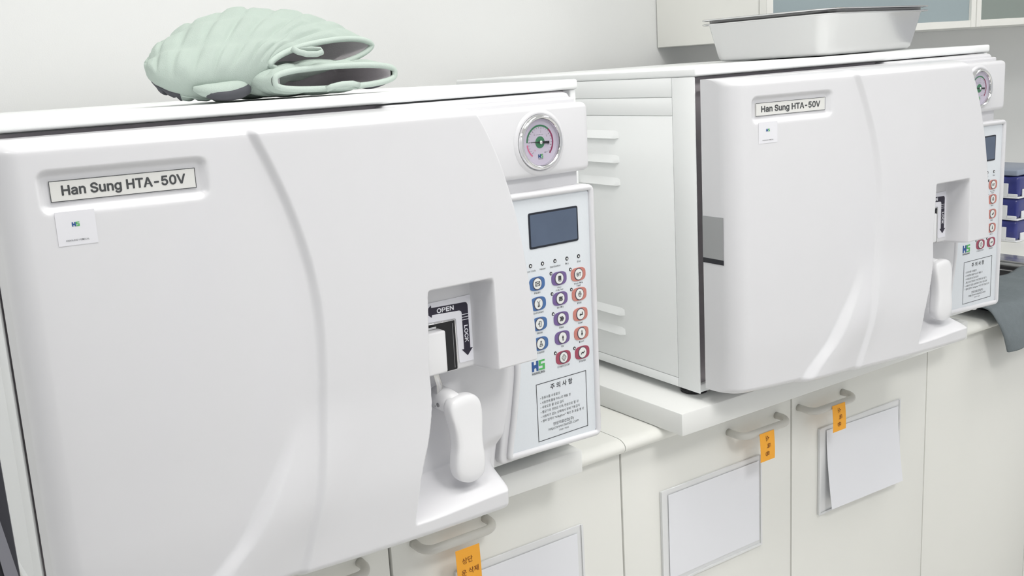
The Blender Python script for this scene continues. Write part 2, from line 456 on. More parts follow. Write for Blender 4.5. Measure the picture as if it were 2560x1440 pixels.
    while u < 1 - 1e-6:
        us.append(u); x = u * WX; d = min(x, WX - x)
        X = XL + x
        near = 0.40 < X < 0.46 or abs(X - 0.527) < 0.012 or abs(X - 0.089) < 0.006 or abs(X - 0.228) < 0.006 or 0.258 < X < 0.335
        u += (0.0004 if d < 0.002 else 0.0006 if 0.522 < X < 0.553 else 0.0011 if (d < 0.026 or near) else 0.0026) / WX
    us.append(1.0)
    V = []; F = []; nu = len(us); nz = len(zs)
    for z in zs:
        xr = smooth_interp(edge, z)
        for u in us:
            x = XL + u * (xr - XL); V.append((x, depth(x, z, xr), z))
    for j in range(nz - 1):
        for i in range(nu - 1):
            a = j * nu + i; F.append((a, a + 1, a + nu + 1, a + nu))
    # returned edge
    rim = [i for i in range(nu)] + [j * nu + nu - 1 for j in range(1, nz)] + [(nz - 1) * nu + i for i in range(nu - 2, -1, -1)] + [j * nu for j in range(nz - 2, 0, -1)]
    k0 = len(V)
    for i in rim:
        x, y, z = V[i]; V.append((x, max(y, 0.050 if x < 0.56 and not (x > 0.515) else 0.012), z))
    n = len(rim)
    for i in range(n): F.append((rim[i], rim[(i + 1) % n], k0 + (i + 1) % n, k0 + i))
    door = build('door', V, F, WHITE, T, smooth=True, recalc=False)
    door.data.set_sharp_from_angle(angle=math.radians(70))
    # name plate, tilted with the door surface
    def slope(x, off): return depthp(x) - off
    px0, px1, pz0, pz1 = 0.0969, 0.2203, 0.3934, 0.4113
    def depthp(x): return depth(px0, 0.402, 0.55) + (depth(px1, 0.402, 0.55) - depth(px0, 0.402, 0.55)) * (x - px0) / (px1 - px0)
    def shear(o, off):
        for v in o.data.vertices: v.co.y = v.co.y + depthp(v.co.x) - off
        return o
    shear(rbox('nameplate', (px0, px1), (-0.0006, 0.0012), (pz0, pz1), PLATEM, door, r=0.0004, seg=1), 0.0009)
    shear(strokes('nameplate_border', [[(px0, pz0), (px1, pz0), (px1, pz1), (px0, pz1), (px0, pz0)]], 0.0006, -0.00075, INK, door), 0.0009)
    shear(text('Han Sung HTA-50V', 0.1588, 0.4016, 0.1050, -0.00085, INK, door, bold=0.00022), 0.0009)
    # small white sticker below it
    def depq(x, z): return depth(x, z, 0.55)
    o = rbox('sticker', (0.0968, 0.1290), (-0.0003, 0.0), (0.3548, 0.3848), STK2, door)
    for v in o.data.vertices: v.co.y += depq(v.co.x, 0.372) - 0.0003
    def on_door(o, off):
        for v in o.data.vertices: v.co.y += depq(v.co.x, 0.372) - off
    # tiny two-letter mark
    def logo(x, z, s, y, parent, fit=None, txt=True):
        b = [[(0, 0), (.16, 0), (.16, 1), (0, 1)], [(.34, 0), (.5, 0), (.5, 1), (.34, 1)], [(.16, .36), (.34, .36), (.34, .64), (.16, .64)], [(.16, .24), (.25, .36), (.16, .36)], [(.34, .24), (.34, .36), (.25, .36)]]
        g = [[(.53, .82), (1, .82), (1, 1), (.53, 1)], [(.53, .42), (.70, .42), (.70, .82), (.53, .82)], [(.70, .42), (1, .42), (1, .60), (.70, .60)], [(.83, .18), (1, .18), (1, .42), (.83, .42)], [(.53, 0), (1, 0), (1, .18), (.53, .18)]]
        f = lambda a, c: (x + a * s, z + c * s * 0.62)
        r = [strokes('logo_blue_letter', [], 0, y, LOGOB, parent, polys=b, xf=f), strokes('logo_green_letter', [], 0, y, LOGOG, parent, polys=g, xf=f)]
        if txt: r.append(text('HANSUNG', x + s / 2, z - s * 0.13, s, y, INK2, parent))
        return r
    for q in logo(0.1095, 0.3712, 0.0062, 0.0, door, txt=False): on_door(q, 0.0008)
    on_door(text('HANSUNG MEDICAL', 0.1126, 0.3592, 0.0190, 0.0, INK, door), 0.0008)
    # sticker with arrows in the recess
    yb = -0.0336
    stk = [(0.4545, 0.2375), (0.5221, 0.2375), (0.5235, 0.1612), (0.5005, 0.1612), (0.4992, 0.2142), (0.4545, 0.2160)]
    prism('arrow_sticker', round_poly(stk, [0, 0.003, 0.003, 0.003, 0.003, 0]), yb - 0.0006, yb - 0.0001, STK, door)
    ar = [(0.4583, 0.2279), (0.4671, 0.2348), (0.4674, 0.2317), (0.5131, 0.2302), (0.5149, 0.2292), (0.5161, 0.2266), (0.5164, 0.1763), (0.5199, 0.1763), (0.5123, 0.1680), (0.5045, 0.1763), (0.5077, 0.1763), (0.5074, 0.2185), (0.5066, 0.2208), (0.5042, 0.2220), (0.4678, 0.2237), (0.4673, 0.2206)]
    strokes('arrow_print', [], 0, yb - 0.0008, ARROW, door, polys=[ar])
    text('OPEN', 0.4856, 0.2270, 0.0225, yb - 0.0010, STK, door, ht=0.0052, bold=0.00015)
    text('LOCK', 0.5120, 0.1938, 0.0195, yb - 0.0010, STK, door, ht=0.0050, rot=-math.pi / 2, bold=0.00015)
    strokes('arrow_lines', [[(0.5073, z_), (0.5164, z_)] for z_ in (0.2165, 0.2134, 0.2103)], 0.0007, yb - 0.0010, STK, door)
    # latch slot, lever, arm, paddle
    prism('latch_slot', [(0.4430, 0.1555), (0.4975, 0.1555), (0.4975, 0.2125), (0.4430, 0.2135)], yb - 0.0004, yb + 0.001, SLOTM, door)
    tube('slot_rim', [(0.4975, yb - 0.0006, 0.1545), (0.4975, yb - 0.0006, 0.2128), (0.4430, yb - 0.0006, 0.2138)], 0.0008, CHROME, door, n=6)
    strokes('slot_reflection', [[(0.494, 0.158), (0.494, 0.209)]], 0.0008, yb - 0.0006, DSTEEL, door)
    H = T
    lev = rbox('latch_lever', (0.4425, 0.4742), (-0.0500, -0.0345), (0.1605, 0.2080), HANDLE, T, r=0.0022, seg=3)
    rbox('lever_plate', (0.4425, 0.4700), (-0.0375, -0.0352), (0.2084, 0.2108), CHROME, lev)
    arm = [(0.4700, -0.0260, 0.163), (0.4745, -0.024, 0.150), (0.4790, -0.022, 0.138), (0.4800, -0.020, 0.128), (0.4765, -0.019, 0.112)]
    tube('lever_arm', arm, 0.0042, STEEL, lev, n=12, flat=0.5)
    outl = [(0.4984, 0.1285), (0.4870, 0.1280), (0.4770, 0.1255), (0.4722, 0.1180), (0.4722, 0.1080), (0.4745, 0.0970), (0.4762, 0.0850), (0.4762, 0.0700), (0.4738, 0.0560), (0.4727, 0.0430), (0.4770, 0.0325), (0.4870, 0.0270), (0.4980, 0.0262), (0.5085, 0.0305), (0.5128, 0.0390), (0.5140, 0.0520), (0.5132, 0.0650), (0.5132, 0.0800), (0.5150, 0.0950), (0.5158, 0.1080), (0.5135, 0.1190), (0.5075, 0.1260)]
    sm = []
    k = len(outl)
    for i in range(k):
        p0, p1, p2, p3 = (Vector(outl[(i + q) % k]) for q in (-1, 0, 1, 2))
        for t in (0, .25, .5, .75):
            sm.append(tuple(0.5 * (2 * p1 + (p2 - p0) * t + (2 * p0 - 5 * p1 + 4 * p2 - p3) * t * t + (3 * p1 - p0 - 3 * p2 + p3) * t ** 3)))
    cx = sum(p[0] for p in sm) / len(sm); cz = sum(p[1] for p in sm) / len(sm)
    V = []; F = []; n = len(sm)
    layers = [(0.93, -0.0385), (0.985, -0.0400), (1.0, -0.0430), (1.0, -0.0490), (0.975, -0.0525), (0.92, -0.0545), (0.80, -0.0556), (0.5, -0.0562)]
    for s, y in layers:
        for a, b in sm: V.append((cx + (a - cx) * s, y - 0.05 * (0.08 - b), cz + (b - cz) * (s if s < 0.9 else 1 - (1 - s) * 0.45)))
    for l in range(len(layers) - 1):
        for i in range(n): F.append((l * n + i, l * n + (i + 1) % n, (l + 1) * n + (i + 1) % n, (l + 1) * n + i))
    F.append(tuple(range(n))); F.append(tuple((len(layers) - 1) * n + i for i in range(n)))
    pad = build('handle_paddle', V, F, HANDLE, T, smooth=True)
    tube('paddle_hub', [(0.486, -0.006, 0.1185), (0.486, -0.026, 0.1185), (0.487, -0.042, 0.117)], [0.014, 0.0135, 0.012], HANDLE, pad, n=24)
    tube('hub_screw', [(0.4722, -0.026, 0.1165), (0.4745, -0.026, 0.1165)], 0.0026, DSTEEL, pad, n=10)
    # --- right column: gauge housing, neck, panel ------------------------------
    fas = prism('fascia', round_poly([(0.50, -0.004), (0.736, -0.004), (0.736, 0.4450), (0.50, 0.4450)], 0.004), 0.0190, 0.0740, WHITE, T, r=0.003)
    prism('fascia_top', round_poly([(0.478, 0.4300), (0.7365, 0.4300), (0.7365, 0.4512), (0.478, 0.4512)], [0.002, 0.002, 0.010, 0.006]), 0.0270, 0.0730, WHITE, T, r=0.005, seg=4)
    prism('gauge_housing', round_poly([(0.505, 0.3525), (0.748, 0.3525), (0.748, 0.4385), (0.505, 0.4385)], [0.004, 0.010, 0.010, 0.004]), 0.0075, 0.0640, WHITE, T, r=0.007, seg=5)
    GX, GZ = 0.6660, 0.3945
    g = lathe_y('gauge', GX, GZ, [(0.0275, 0.0072), (0.0278, 0.0040), (0.0290, 0.0012), (0.0306, 0.0004), (0.0322, 0.0014), (0.0335, 0.0042), (0.0340, 0.0076)], CHROME, T, n=64)
    lathe_y('gauge_seat', GX, GZ, [(0.0340, 0.0060), (0.0352, 0.0052), (0.0372, 0.0062), (0.0395, 0.0074)], WHITE, g, n=64)
    gy = 0.0062
    disc('dial', GX, GZ, 0.0276, 0.0276, gy + 0.001, 0.0005, DIAL, g, n=48)
    def arc(r0, r1, a0, a1, n=24):
        a = [math.radians(a0 + (a1 - a0) * i / n) for i in range(n + 1)]
        return [[(GX + r0 * math.cos(p), GZ + r0 * math.sin(p)), (GX + r1 * math.cos(p), GZ + r1 * math.sin(p)), (GX + r1 * math.cos(q), GZ + r1 * math.sin(q)), (GX + r0 * math.cos(q), GZ + r0 * math.sin(q))] for p, q in zip(a, a[1:])]
    y0 = gy + 0.0003
    strokes('dial_green_arc', [], 0, y0, DGREEN, g, polys=arc(0.0190, 0.0212, 178, 48))
    strokes('dial_crimson_arc', [], 0, y0, DRED, g, polys=arc(0.0190, 0.0212, 48, -44))
    strokes('dial_pink_arc', [], 0, y0, DPINK, g, polys=arc(0.0192, 0.0210, 186, 232))
    tk = []
    for i in range(0, 23):
        a = math.radians(226 - i * 12); r1 = 0.0158 if i % 4 == 0 else 0.0172
        tk.append([(GX + r1 * math.cos(a), GZ + r1 * math.sin(a)), (GX + 0.0182 * math.cos(a), GZ + 0.0182 * math.sin(a))])
    strokes('dial_ticks', tk, 0.0005, y0, INK, g)
    for s, a in (('0', 178), ('1', 130), ('2', 82), ('3', 34), ('4', -14), ('-76', 226)):
        a = math.radians(a); text(s, GX + 0.0130 * math.cos(a), GZ + 0.0130 * math.sin(a), 0.0012 * len(s) * 1.1, y0, DPINK if s == '-76' else INK, g)
    text('COMPOUND GAUGE', GX - 0.0005, GZ + 0.0092, 0.0115, y0, INK, g)
    text('kgf/cm\u00b2', GX + 0.0090, GZ - 0.0125, 0.0055, y0, INK, g)
    logo(GX - 0.0035, GZ - 0.0190, 0.0075, y0, g)
    disc('dial_hub', GX, GZ, 0.0072, 0.0072, y0, 0.0002, DGREEN, g)
    na = math.radians(176)
    nd = Vector((math.cos(na), math.sin(na))); nn = Vector((-nd.y, nd.x))
    cc = Vector((GX, GZ))
    strokes('needle', [], 0, gy - 0.0014, INK2, g, polys=[[tuple(cc + nd * 0.0195), tuple(cc + nn * 0.0010), tuple(cc - nn * 0.0010)], [tuple(cc - nn * 0.0012), tuple(cc + nn * 0.0012), tuple(cc + nn * 0.0016 - nd * 0.0135), tuple(cc - nn * 0.0016 - nd * 0.0135)]])
    tube('needle_pin', [(GX, gy - 0.001, GZ), (GX, gy - 0.0026, GZ)], 0.0021, CHROME, g, n=16)
    disc('gauge_glass', GX, GZ, 0.0282, 0.0282, 0.0032, 0.0007, GLASS, g, n=40)
    # control panel
    outer = round_poly([(0.5790, 0.0005), (0.7475, -0.0030), (0.7475, 0.3355), (0.5900, 0.3355), (0.6030, 0.20), (0.5985, 0.110)], [0.012, 0.008, 0.008, 0.004, 0.04, 0.04])
    cp = prism('control_panel', outer, 0.0085, 0.0300, WHITE, T, r=0.004)
    ov = round_poly([(0.5975, 0.0115), (0.7410, 0.0055), (0.7420, 0.3278), (0.6120, 0.3290), (0.6190, 0.1700), (0.6178, 0.1147), (0.6065, 0.0500)], [0.004, 0.006, 0.006, 0.004, 0.03, 0.02, 0.03])
    PY = 0.0069
    prism('overlay', ov, PY, 0.0086, OVER, cp)
    mid = [((a[0] + 0.0), a[1]) for a in ov]
    cxm = 0.672; czm = 0.165
    path = []
    for a, b in ov:
        d = 0.0034
        path.append((a + (d if a > cxm else -d), 0.0066, b + (d if b > 0.30 else (-d if b < 0.02 else 0))))
    tube('panel_rim', path, 0.0040, WHITE, cp, n=12, closed=True)
    rr = round_poly([(0.6422, 0.2654), (0.7222, 0.2654), (0.7222, 0.3102), (0.6422, 0.3102)], 0.003)
    prism('display_frame', rr, PY - 0.0006, PY, LCDF, cp)
    rr = round_poly([(0.6445, 0.2680), (0.7200, 0.2680), (0.7200, 0.3078), (0.6445, 0.3078)], 0.0015)
    prism('display', rr, PY - 0.0010, PY - 0.0002, LCD, cp)
    TY = PY - 0.0003
    for x, s, wd in ((0.6424, 'Door Lock', 0.0150), (0.6616, 'Heater', 0.0096), (0.6818, 'Sterilization', 0.0172), (0.7017, 'Dry', 0.0050), (0.7214, 'End', 0.0054)):
        disc('indicator', x, 0.2451, 0.0024, 0.0026, PY, 0.0004, INK2, cp, n=16)
        disc('indicator_lens', x, 0.2449, 0.0011, 0.0013, PY - 0.0003, 0.0003, FACE, cp, n=10)
        text(s, x, 0.2385, wd, TY, INK, cp)
    BT = [(0.6512, 0.2214, BLUE, 'Packs', 0.0095, False), (0.6516, 0.1958, BLUE, 'Instrument', 0.0165, False), (0.6520, 0.1697, BLUE, 'Glove', 0.0092, False), (0.6524, 0.1440, BLUE, 'Liquids', 0.0112, False),
          (0.6872, 0.2220, PURP, 'Micro|LEAK Test', 0.0125, True), (0.6876, 0.1958, PURP, 'Re-Dry', 0.0105, True), (0.6880, 0.1697, PURP, 'Pass', 0.0072, True), (0.6884, 0.1445, PURP, 'Up', 0.0042, False), (0.6888, 0.1181, CRIM, 'START/STOP', 0.0205, True),
          (0.7195, 0.2220, SALM, 'Bowie-Dick|Test', 0.0145, True), (0.7199, 0.1958, SALM, 'Print', 0.0070, True), (0.7205, 0.1692, SALM, 'Enter', 0.0074, False), (0.7210, 0.1438, SALM, 'Down', 0.0080, False), (0.7213, 0.1176, CRIM, 'POWER', 0.0112, True)]
    def icon(s, x, z):
        L = []; P = []
        if s == 'Packs': L = [[(-4, -3), (4, -3), (4, 3), (-4, 3), (-4, -3)], [(-4, 3), (0, 0), (4, 3)], [(-4, -3), (-1, 0.3)], [(4, -3), (1, 0.3)]]
        elif s == 'Instrument': L = [[(-2.4, 4.5), (1.2, -2)], [(2.4, 4.5), (-1.2, -2)], [(1.2, -2), (2, -4), (0.8, -4.2), (1.2, -2)], [(-1.2, -2), (-2, -4), (-0.8, -4.2), (-1.2, -2)]]
        elif s == 'Glove': L = [[(-0.5, -4.2), (-0.8, -1), (-3, 0.2), (-3, 1), (-0.6, 0.6), (-1.4, 3.6), (0, 4), (0.6, 4.2), (1.8, 3.8), (2.4, 3), (2.2, -1), (1.8, -4.2), (-0.5, -4.2)]]
        elif s == 'Liquids': L = [[(-1.3, 4), (1.3, 4)], [(-0.9, 4), (-0.9, 1), (-3, -3.4), (3, -3.4), (0.9, 1), (0.9, 4)], [(-1.8, -1), (1.8, -1)]]
        elif s.startswith('Micro'): L = [[(-2.2, -3), (-2.2, 3.6), (2.4, 3.6), (2.4, -3.2), (1, -4.2), (-1.4, -3.4), (-2.2, -3)]] + [[(i, 3), (i, -2.2)] for i in (-1.2, -0.2, 0.8, 1.6)]
        elif s == 'Re-Dry': L = [[(-3, q - 0.5), (-1.5, q + 0.4), (0, q), (1.5, q - 0.4), (3, q + 0.5)] for q in (-2.2, 0, 2.2)]
        elif s == 'Pass': L = [[(q - 1, 3), (q + 0.9, 0), (q - 1, -3)] for q in (-2.2, 0, 2.2)]
        elif s == 'Up': L = [[(0, -4), (0, 0)]]; P = [[(-1.8, 0), (1.8, 0), (0, 4)]]
        elif s == 'Down': L = [[(0, 4), (0, 0)]]; P = [[(-1.8, 0), (0, -4), (1.8, 0)]]
        elif s == 'START/STOP': L = [[(0, 5), (4.2, 0), (0, -5), (-4.2, 0), (0, 5)], [(0, 2.2), (0, -2.2)]]
        elif s == 'Print': L = [[(-2.6, -1), (2.6, -1), (2.6, 1.2), (-2.6, 1.2), (-2.6, -1)], [(-1.4, 1.2), (-1.4, 3.2), (0, 4.4), (1.4, 3.2), (1.4, 1.2)], [(-2, -1), (-1.4, -3.6), (1.4, -3.6), (2, -1)]]
        elif s == 'Enter': L = [[(2.8, 3), (2.8, -0.6), (-1, -0.6)]]; P = [[(-3.2, -0.6), (-0.6, 1.6), (-0.6, -2.8)]]
        elif s == 'POWER': L = [[(-3.4, -1.8), (-1.2, 0.8), (0.8, -0.8), (3.4, 1.8)]]
        f = 0.00086
        bold = 0.0012 if s in ('POWER', 'Re-Dry', 'Pass', 'Enter', 'Up', 'Down') else 0.0006
        if s.startswith('Bowie'): return text('BT', x, z, 0.0072, PY - 0.0019, INK2, cp, name='button_icon')
        return strokes('button_icon', [[(x + a * f, z + b * f) for a, b in l] for l in L], bold, PY - 0.0019, INK2, cp, polys=[[(x + a * f, z + b * f) for a, b in l] for l in P])
    for x, z, c, s, wd, led in BT:
        disc('button', x, z, 0.0124, 0.0086, PY, 0.0007, c, cp, n=36, p=3.0)
        disc('button_ring', x, z, 0.0073, 0.0079, PY - 0.0006, 0.0004, RING, cp, n=28)
        disc('button_face', x, z, 0.0063, 0.0068, PY - 0.0009, 0.0006, FACE, cp, n=28)
        icon(s, x, z)
        if led:
            disc('indicator', x - 0.0128, z + 0.0082, 0.0021, 0.0023, PY, 0.0004, INK2, cp, n=16)
            disc('indicator_lens', x - 0.0127, z + 0.0080, 0.0009, 0.0011, PY - 0.0003, 0.0003, FACE, cp, n=10)
        for i, q in enumerate(s.split('|')): text(q, x, z - 0.0115 - 0.0032 * i, wd * (0.5 if q in ('Micro', 'Test') else 1.0), TY, INK, cp)
    logo(0.6367, 0.1098, 0.0212, TY, cp)
    # notice box
    strokes('notice_border', [[(0.6423, 0.0158), (0.7263, 0.0158), (0.7263, 0.0918), (0.6423, 0.0918), (0.6423, 0.0158)]], 0.0009, TY, INK, cp)
    text('주 의 사 항', 0.6840, 0.0838, 0.0370, TY, INK2, cp, bold=0.00012)
    for i, (s, wd) in enumerate(zip(WARN, (0.0330, 0.0510, 0.0390, 0.0640, 0.0660, 0.0730))):
        text(s, 0, 0.0725 - 0.0062 * i, wd, TY, INK, cp, left=0.6475)
    text('한성의료산업(주)', 0.6850, 0.0330, 0.0350, TY, INK2, cp)
    text('http://www.hsm01.com', 0.6850, 0.0275, 0.0510, TY, INK, cp)
    text('1588-9486', 0.6850, 0.0228, 0.0165, TY, INK, cp)
    return T

A1 = autoclave()
tag(A1, 'white tabletop steriliser on the left, nearest, with green mitts on top', 'steriliser', 'white sterilisers')
A2 = copy_tree(A1)
tag(A2, 'white tabletop steriliser farther right with a steel tray on top', 'steriliser', 'white sterilisers')
for ch in A2.children:
    if ch.name.startswith('door'):
        rbox('hinge_plate', (0.0559, 0.0566), (0.0085, 0.0495), (0.1890, 0.2515), HINGE, ch)
        rbox('hinge_edge', (0.0559, 0.0566), (0.0085, 0.0495), (0.1815, 0.1886), BLACKM, ch)
M1 = dict(loc=(0, 0, 0.35 * 0.0070), rot=(0, 0.0070, 0.0545))
M2 = dict(loc=(0.9492, 0.0599, 0.35 * -0.0018), rot=(0, -0.0018, -0.0222))
A1.location = M1['loc']; A1.rotation_euler = M1['rot']
A2.location = M2['loc']; A2.rotation_euler = M2['rot']

# ------------------------------------------------------------------ oven mitts (local frame of the nearer machine)
def mitt(name, st, label, nrm_hint, cuff_depth, open_scale, loop, pads, thumb=None, quilt=(0.030, 3), lens=1.0):
    T = tag(empty(name, (M1['loc'][0], M1['loc'][1], M1['loc'][2] + 0.0015), M1['rot']), label, 'oven mitt', 'pair of mint oven mitts')
    ts = [i / (len(st) - 1) for i in range(len(st))]
    def ev(t):
        r = []
        for k in range(7): r.append(smooth_interp([(a, s[k]) for a, s in zip(ts, st)], t))
        return Vector(r[0:3]), Vector(r[3:6]), r[6]
    NS, NT = 96, 84
    def frame(t):
        A, B, th = ev(t)
        A2_, B2_, _ = ev(min(1, t + 0.02)); A0, B0, _ = ev(max(0, t - 0.02))
        tan = ((A2_ + B2_) - (A0 + B0))
        if tan.length < 1e-6: tan = Vector((-1, 0, 0))
        tan.normalize(); c = (A + B) / 2; w_ = (B - A) / 2
        n = tan.cross(w_); n.normalize()
        if n.dot(nrm_hint) < 0: n = -n
        return c, w_, n * th, tan
    def pt(t, a, sc=1.0, q=True):
        c, w_, n, tan = frame(t); th = n.length
        ca, sa = math.cos(a), math.sin(a)
        ex = math.copysign(abs(ca) ** 0.85, ca); ey = math.copysign(abs(sa) ** (lens + (0.75 - lens) * sstep(t / 0.3)), sa)
        off = 0.0
        if q:
            L = 0.30 * t
            d1 = abs((L / quilt[0]) % 1 - 0.5) * quilt[0]; d1 = quilt[0] / 2 - d1
            v = (ca * 0.5 + 0.5) * quilt[1]
            d2 = (0.5 - abs(v % 1 - 0.5)) * 0.022
            pf = 0.0042 * (1 - math.exp(-(d1 / 0.0042) ** 2)) * (1 - math.exp(-(d2 / 0.0035) ** 2)) * sstep(abs(sa) * 2.2)
            off = pf + 0.0012 * math.sin(31 * t + 5 * a) * sstep(abs(sa) * 2)
        dirv = (w_.normalized() * ex * 0.4 + n.normalized() * ey)
        return c + w_ * ex * sc + n * ey * sc + dirv * off * (1 if sc >= 1 else 0.3)
    V = []; F = []
    for i in range(NS):
        t = i / (NS - 1)
        for j in range(NT): V.append(pt(t, 2 * math.pi * j / NT))
    for i in range(NS - 1):
        for j in range(NT): F.append((i * NT + j, i * NT + (j + 1) % NT, (i + 1) * NT + (j + 1) % NT, (i + 1) * NT + j))
    F.append(tuple((NS - 1) * NT + j for j in range(NT)))
    sh = build('shell', V, F, MINT, T, smooth=True)
    # lining
    V = []; F = []; NI = 30
    for i in range(NI):
        t = cuff_depth * i / (NI - 1)
        for j in range(NT): 
            p = pt(t, 2 * math.pi * j / NT, open_scale, True); V.append(p)
    for i in range(NI - 1):
        for j in range(NT): F.append((i * NT + j, i * NT + (j + 1) % NT, (i + 1) * NT + (j + 1) % NT, (i + 1) * NT + j))
    F.append(tuple((NI - 1) * NT + j for j in range(NT)))
    build('lining', V, F, LINING, T, smooth=True)
    tube('binding', [pt(0.0, 2 * math.pi * j / 80, (1 + open_scale) / 2 + 0.01, False) for j in range(80)], 0.0034, BIND, T, n=10, closed=True)
    if thumb: tube('seam', [pt(0.10 + 0.56 * i / 40, math.radians(206 - 8 * i / 40), 1.0, True) for i in range(41)], 0.0012, BIND, T, n=6)
    for lp in loop: tube('hanging_loop', [Vector(p) for p in lp], 0.0015, BIND, T, n=8, flat=2.2)
    for (t0, t1, a0, a1) in pads:
        V = []; F = []; na, nb = 24, 24
        for i in range(na):
            for j in range(nb):
                t = t0 + (t1 - t0) * i / (na - 1); a = math.radians(a0 + (a1 - a0) * j / (nb - 1))
                p = pt(t, a); c, w_, n, tan = frame(t)
                e = min(i, j, na - 1 - i, nb - 1 - j)
                V.append(p + (p - c).normalized() * (0.0016 if e > 0 else -0.001))
        for i in range(na - 1):
            for j in range(nb - 1): F.append((i * nb + j, i * nb + j + 1, (i + 1) * nb + j + 1, (i + 1) * nb + j))
        build('silicone_pad', V, F, PAD, T, smooth=True)
    if thumb:
        path, rad = thumb
        P = []
        for i in range(25):
            t = i / 24 * (len(path) - 1)
            P.append(Vector([smooth_interp([(q, p[k]) for q, p in enumerate(path)], t) for k in range(3)]))
        R = [smooth_interp([(q, r) for q, r in enumerate(rad)], i / 24 * (len(path) - 1)) for i in range(25)]
        tube('thumb', P, R, MINT, T, n=24, flat=0.8)
        tube('silicone_pad', [p + Vector((0.004, -0.002, -r_ * 0.34)) for p, r_ in zip(P, R)][3:22], [r_ * 0.84 for r_ in R][3:22], PAD, T, n=20, flat=0.8)  # dark tube below the thumb: silicone, plus underside shadow put into its colour
    return T
up = Vector((-0.15, -0.85, 0.5))
# stations: A edge (front/bottom), B edge (back/top), half thickness
st_top = [(0.3604, .090, .5020, .5130, .125, .5200, .0150), (0.3540, .092, .4955, .4900, .150, .5320, .0240), (0.3380, .094, .4885, .4620, .175, .5440, .0290), (0.3080, .094, .4815, .4130, .195, .5540, .0310),
          (0.2800, .098, .4800, .3690, .200, .5560, .0290), (0.2560, .106, .4860, .3200, .195, .5410, .0240), (0.2430, .118, .4920, .2830, .185, .5200, .0170), (0.2440, .140, .4955, .2560, .165, .5040, .0060)]
mitt('oven_mitt', st_top, 'mint green quilted oven mitt lying on top, sagging down at its left end', up, 0.30, 0.92,
     [[(0.386, .083, .5180), (0.391, .079, .5140), (0.400, .076, .5110), (0.412, .075, .5105), (0.420, .077, .5125), (0.419, .080, .5155), (0.410, .083, .5165), (0.398, .087, .5160)]],
     [(0.66, 0.97, 192, 262)],
     ([(0.340, .112, .4830), (0.322, .098, .4795), (0.303, .091, .4775), (0.286, .090, .4785), (0.276, .096, .4815)], [0.008, 0.0112, 0.0108, 0.0085, 0.003]), lens=1.25)
st_low = [(0.3560, .078, .4838, .5240, .092, .4858, .0125), (0.3440, .092, .4843, .5150, .125, .4878, .0150), (0.3300, .115, .4843, .4950, .170, .4888, .0155), (0.3180, .145, .4838, .4650, .220, .4878, .0150),
          (0.3150, .185, .4828, .4250, .260, .4858, .0140), (0.3250, .235, .4818, .3900, .285, .4838, .0110), (0.345, .275, .4798, .3650, .285, .4808, .0040)]
mitt('oven_mitt', st_low, 'mint green oven mitt lying flat underneath, its open cuff facing front', Vector((0, -0.3, 1)), 0.35, 0.88,
     [[(0.418, .072, .4720), (0.424, .069, .4745), (0.436, .067, .4765), (0.450, .068, .4765), (0.459, .070, .4745), (0.456, .073, .4730), (0.445, .075, .4725), (0.430, .076, .4725)]],
     [(0.0, 0.5, -14, -70)], lens=0.62)

# ------------------------------------------------------------------ steel trays (nested pair)
def tray(zoff, sc, label):
    T = tag(empty('steel_tray', (M2['loc'][0], M2['loc'][1], 0), M2['rot']), label, 'tray', 'nested steel trays')
    N = (0.428, 0.130); ph = math.radians(10.0); L, W = 0.327, 0.228
    ex = Vector((math.cos(ph), math.sin(ph))); ey = Vector((-math.sin(ph), math.cos(ph)))
    ctr = Vector(N) + ex * L / 2 + ey * W / 2
    def ring(dl, r, z):
        out = []
        hx, hy = L / 2 + dl, W / 2 + dl
        for (sx, sy, a0) in ((1, 1, 0), (-1, 1, 90), (-1, -1, 180), (1, -1, 270)):
            for j in range(9):
                a = math.radians(a0 + 90 * j / 8)
                p = ctr + ex * (sx * (hx - r) + r * math.cos(a)) + ey * (sy * (hy - r) + r * math.sin(a))
                out.append((p.x, p.y, z))
        return out
    z0 = 0.4668 + zoff
    lv = [(-0.012, 0.018, 0.0), (-0.006, 0.022, 0.0012), (-0.001, 0.025, 0.006), (0.0015, 0.027, 0.014), (0.0135, 0.033, 0.0665), (0.0155, 0.034, 0.0680), (0.0235, 0.040, 0.0684), (0.0240, 0.040, 0.0672), (0.0246, 0.040, 0.0690), (0.0240, 0.040, 0.0697), (0.0150, 0.034, 0.0694), (0.0125, 0.033, 0.0672), (0.0005, 0.027, 0.0145), (-0.002, 0.025, 0.0070), (-0.007, 0.022, 0.0024), (-0.012, 0.018, 0.0014)]
    lv = [(a * 1.0 - (1 - sc) * 0.1, b, c) for a, b, c in lv]
    V = []; F = []; n = 36
    for d, r, h in lv: V += ring(d, r, z0 + h)
    for l in range(len(lv) - 1):
        for i in range(n): F.append((l * n + i, l * n + (i + 1) % n, (l + 1) * n + (i + 1) % n, (l + 1) * n + i))
    F.append(tuple(range(n))); F.append(tuple((len(lv) - 1) * n + i for i in range(n)))
    o = build('tray_shell', V, F, STEEL, T, smooth=True); o.data.set_sharp_from_angle(angle=math.radians(50))
    return T
tray(0.0, 1.0, 'brushed steel tray standing on the farther machine, outer one of two nested')
tray(0.0078, 1.0, 'steel tray nested inside another, only its upper rim showing')

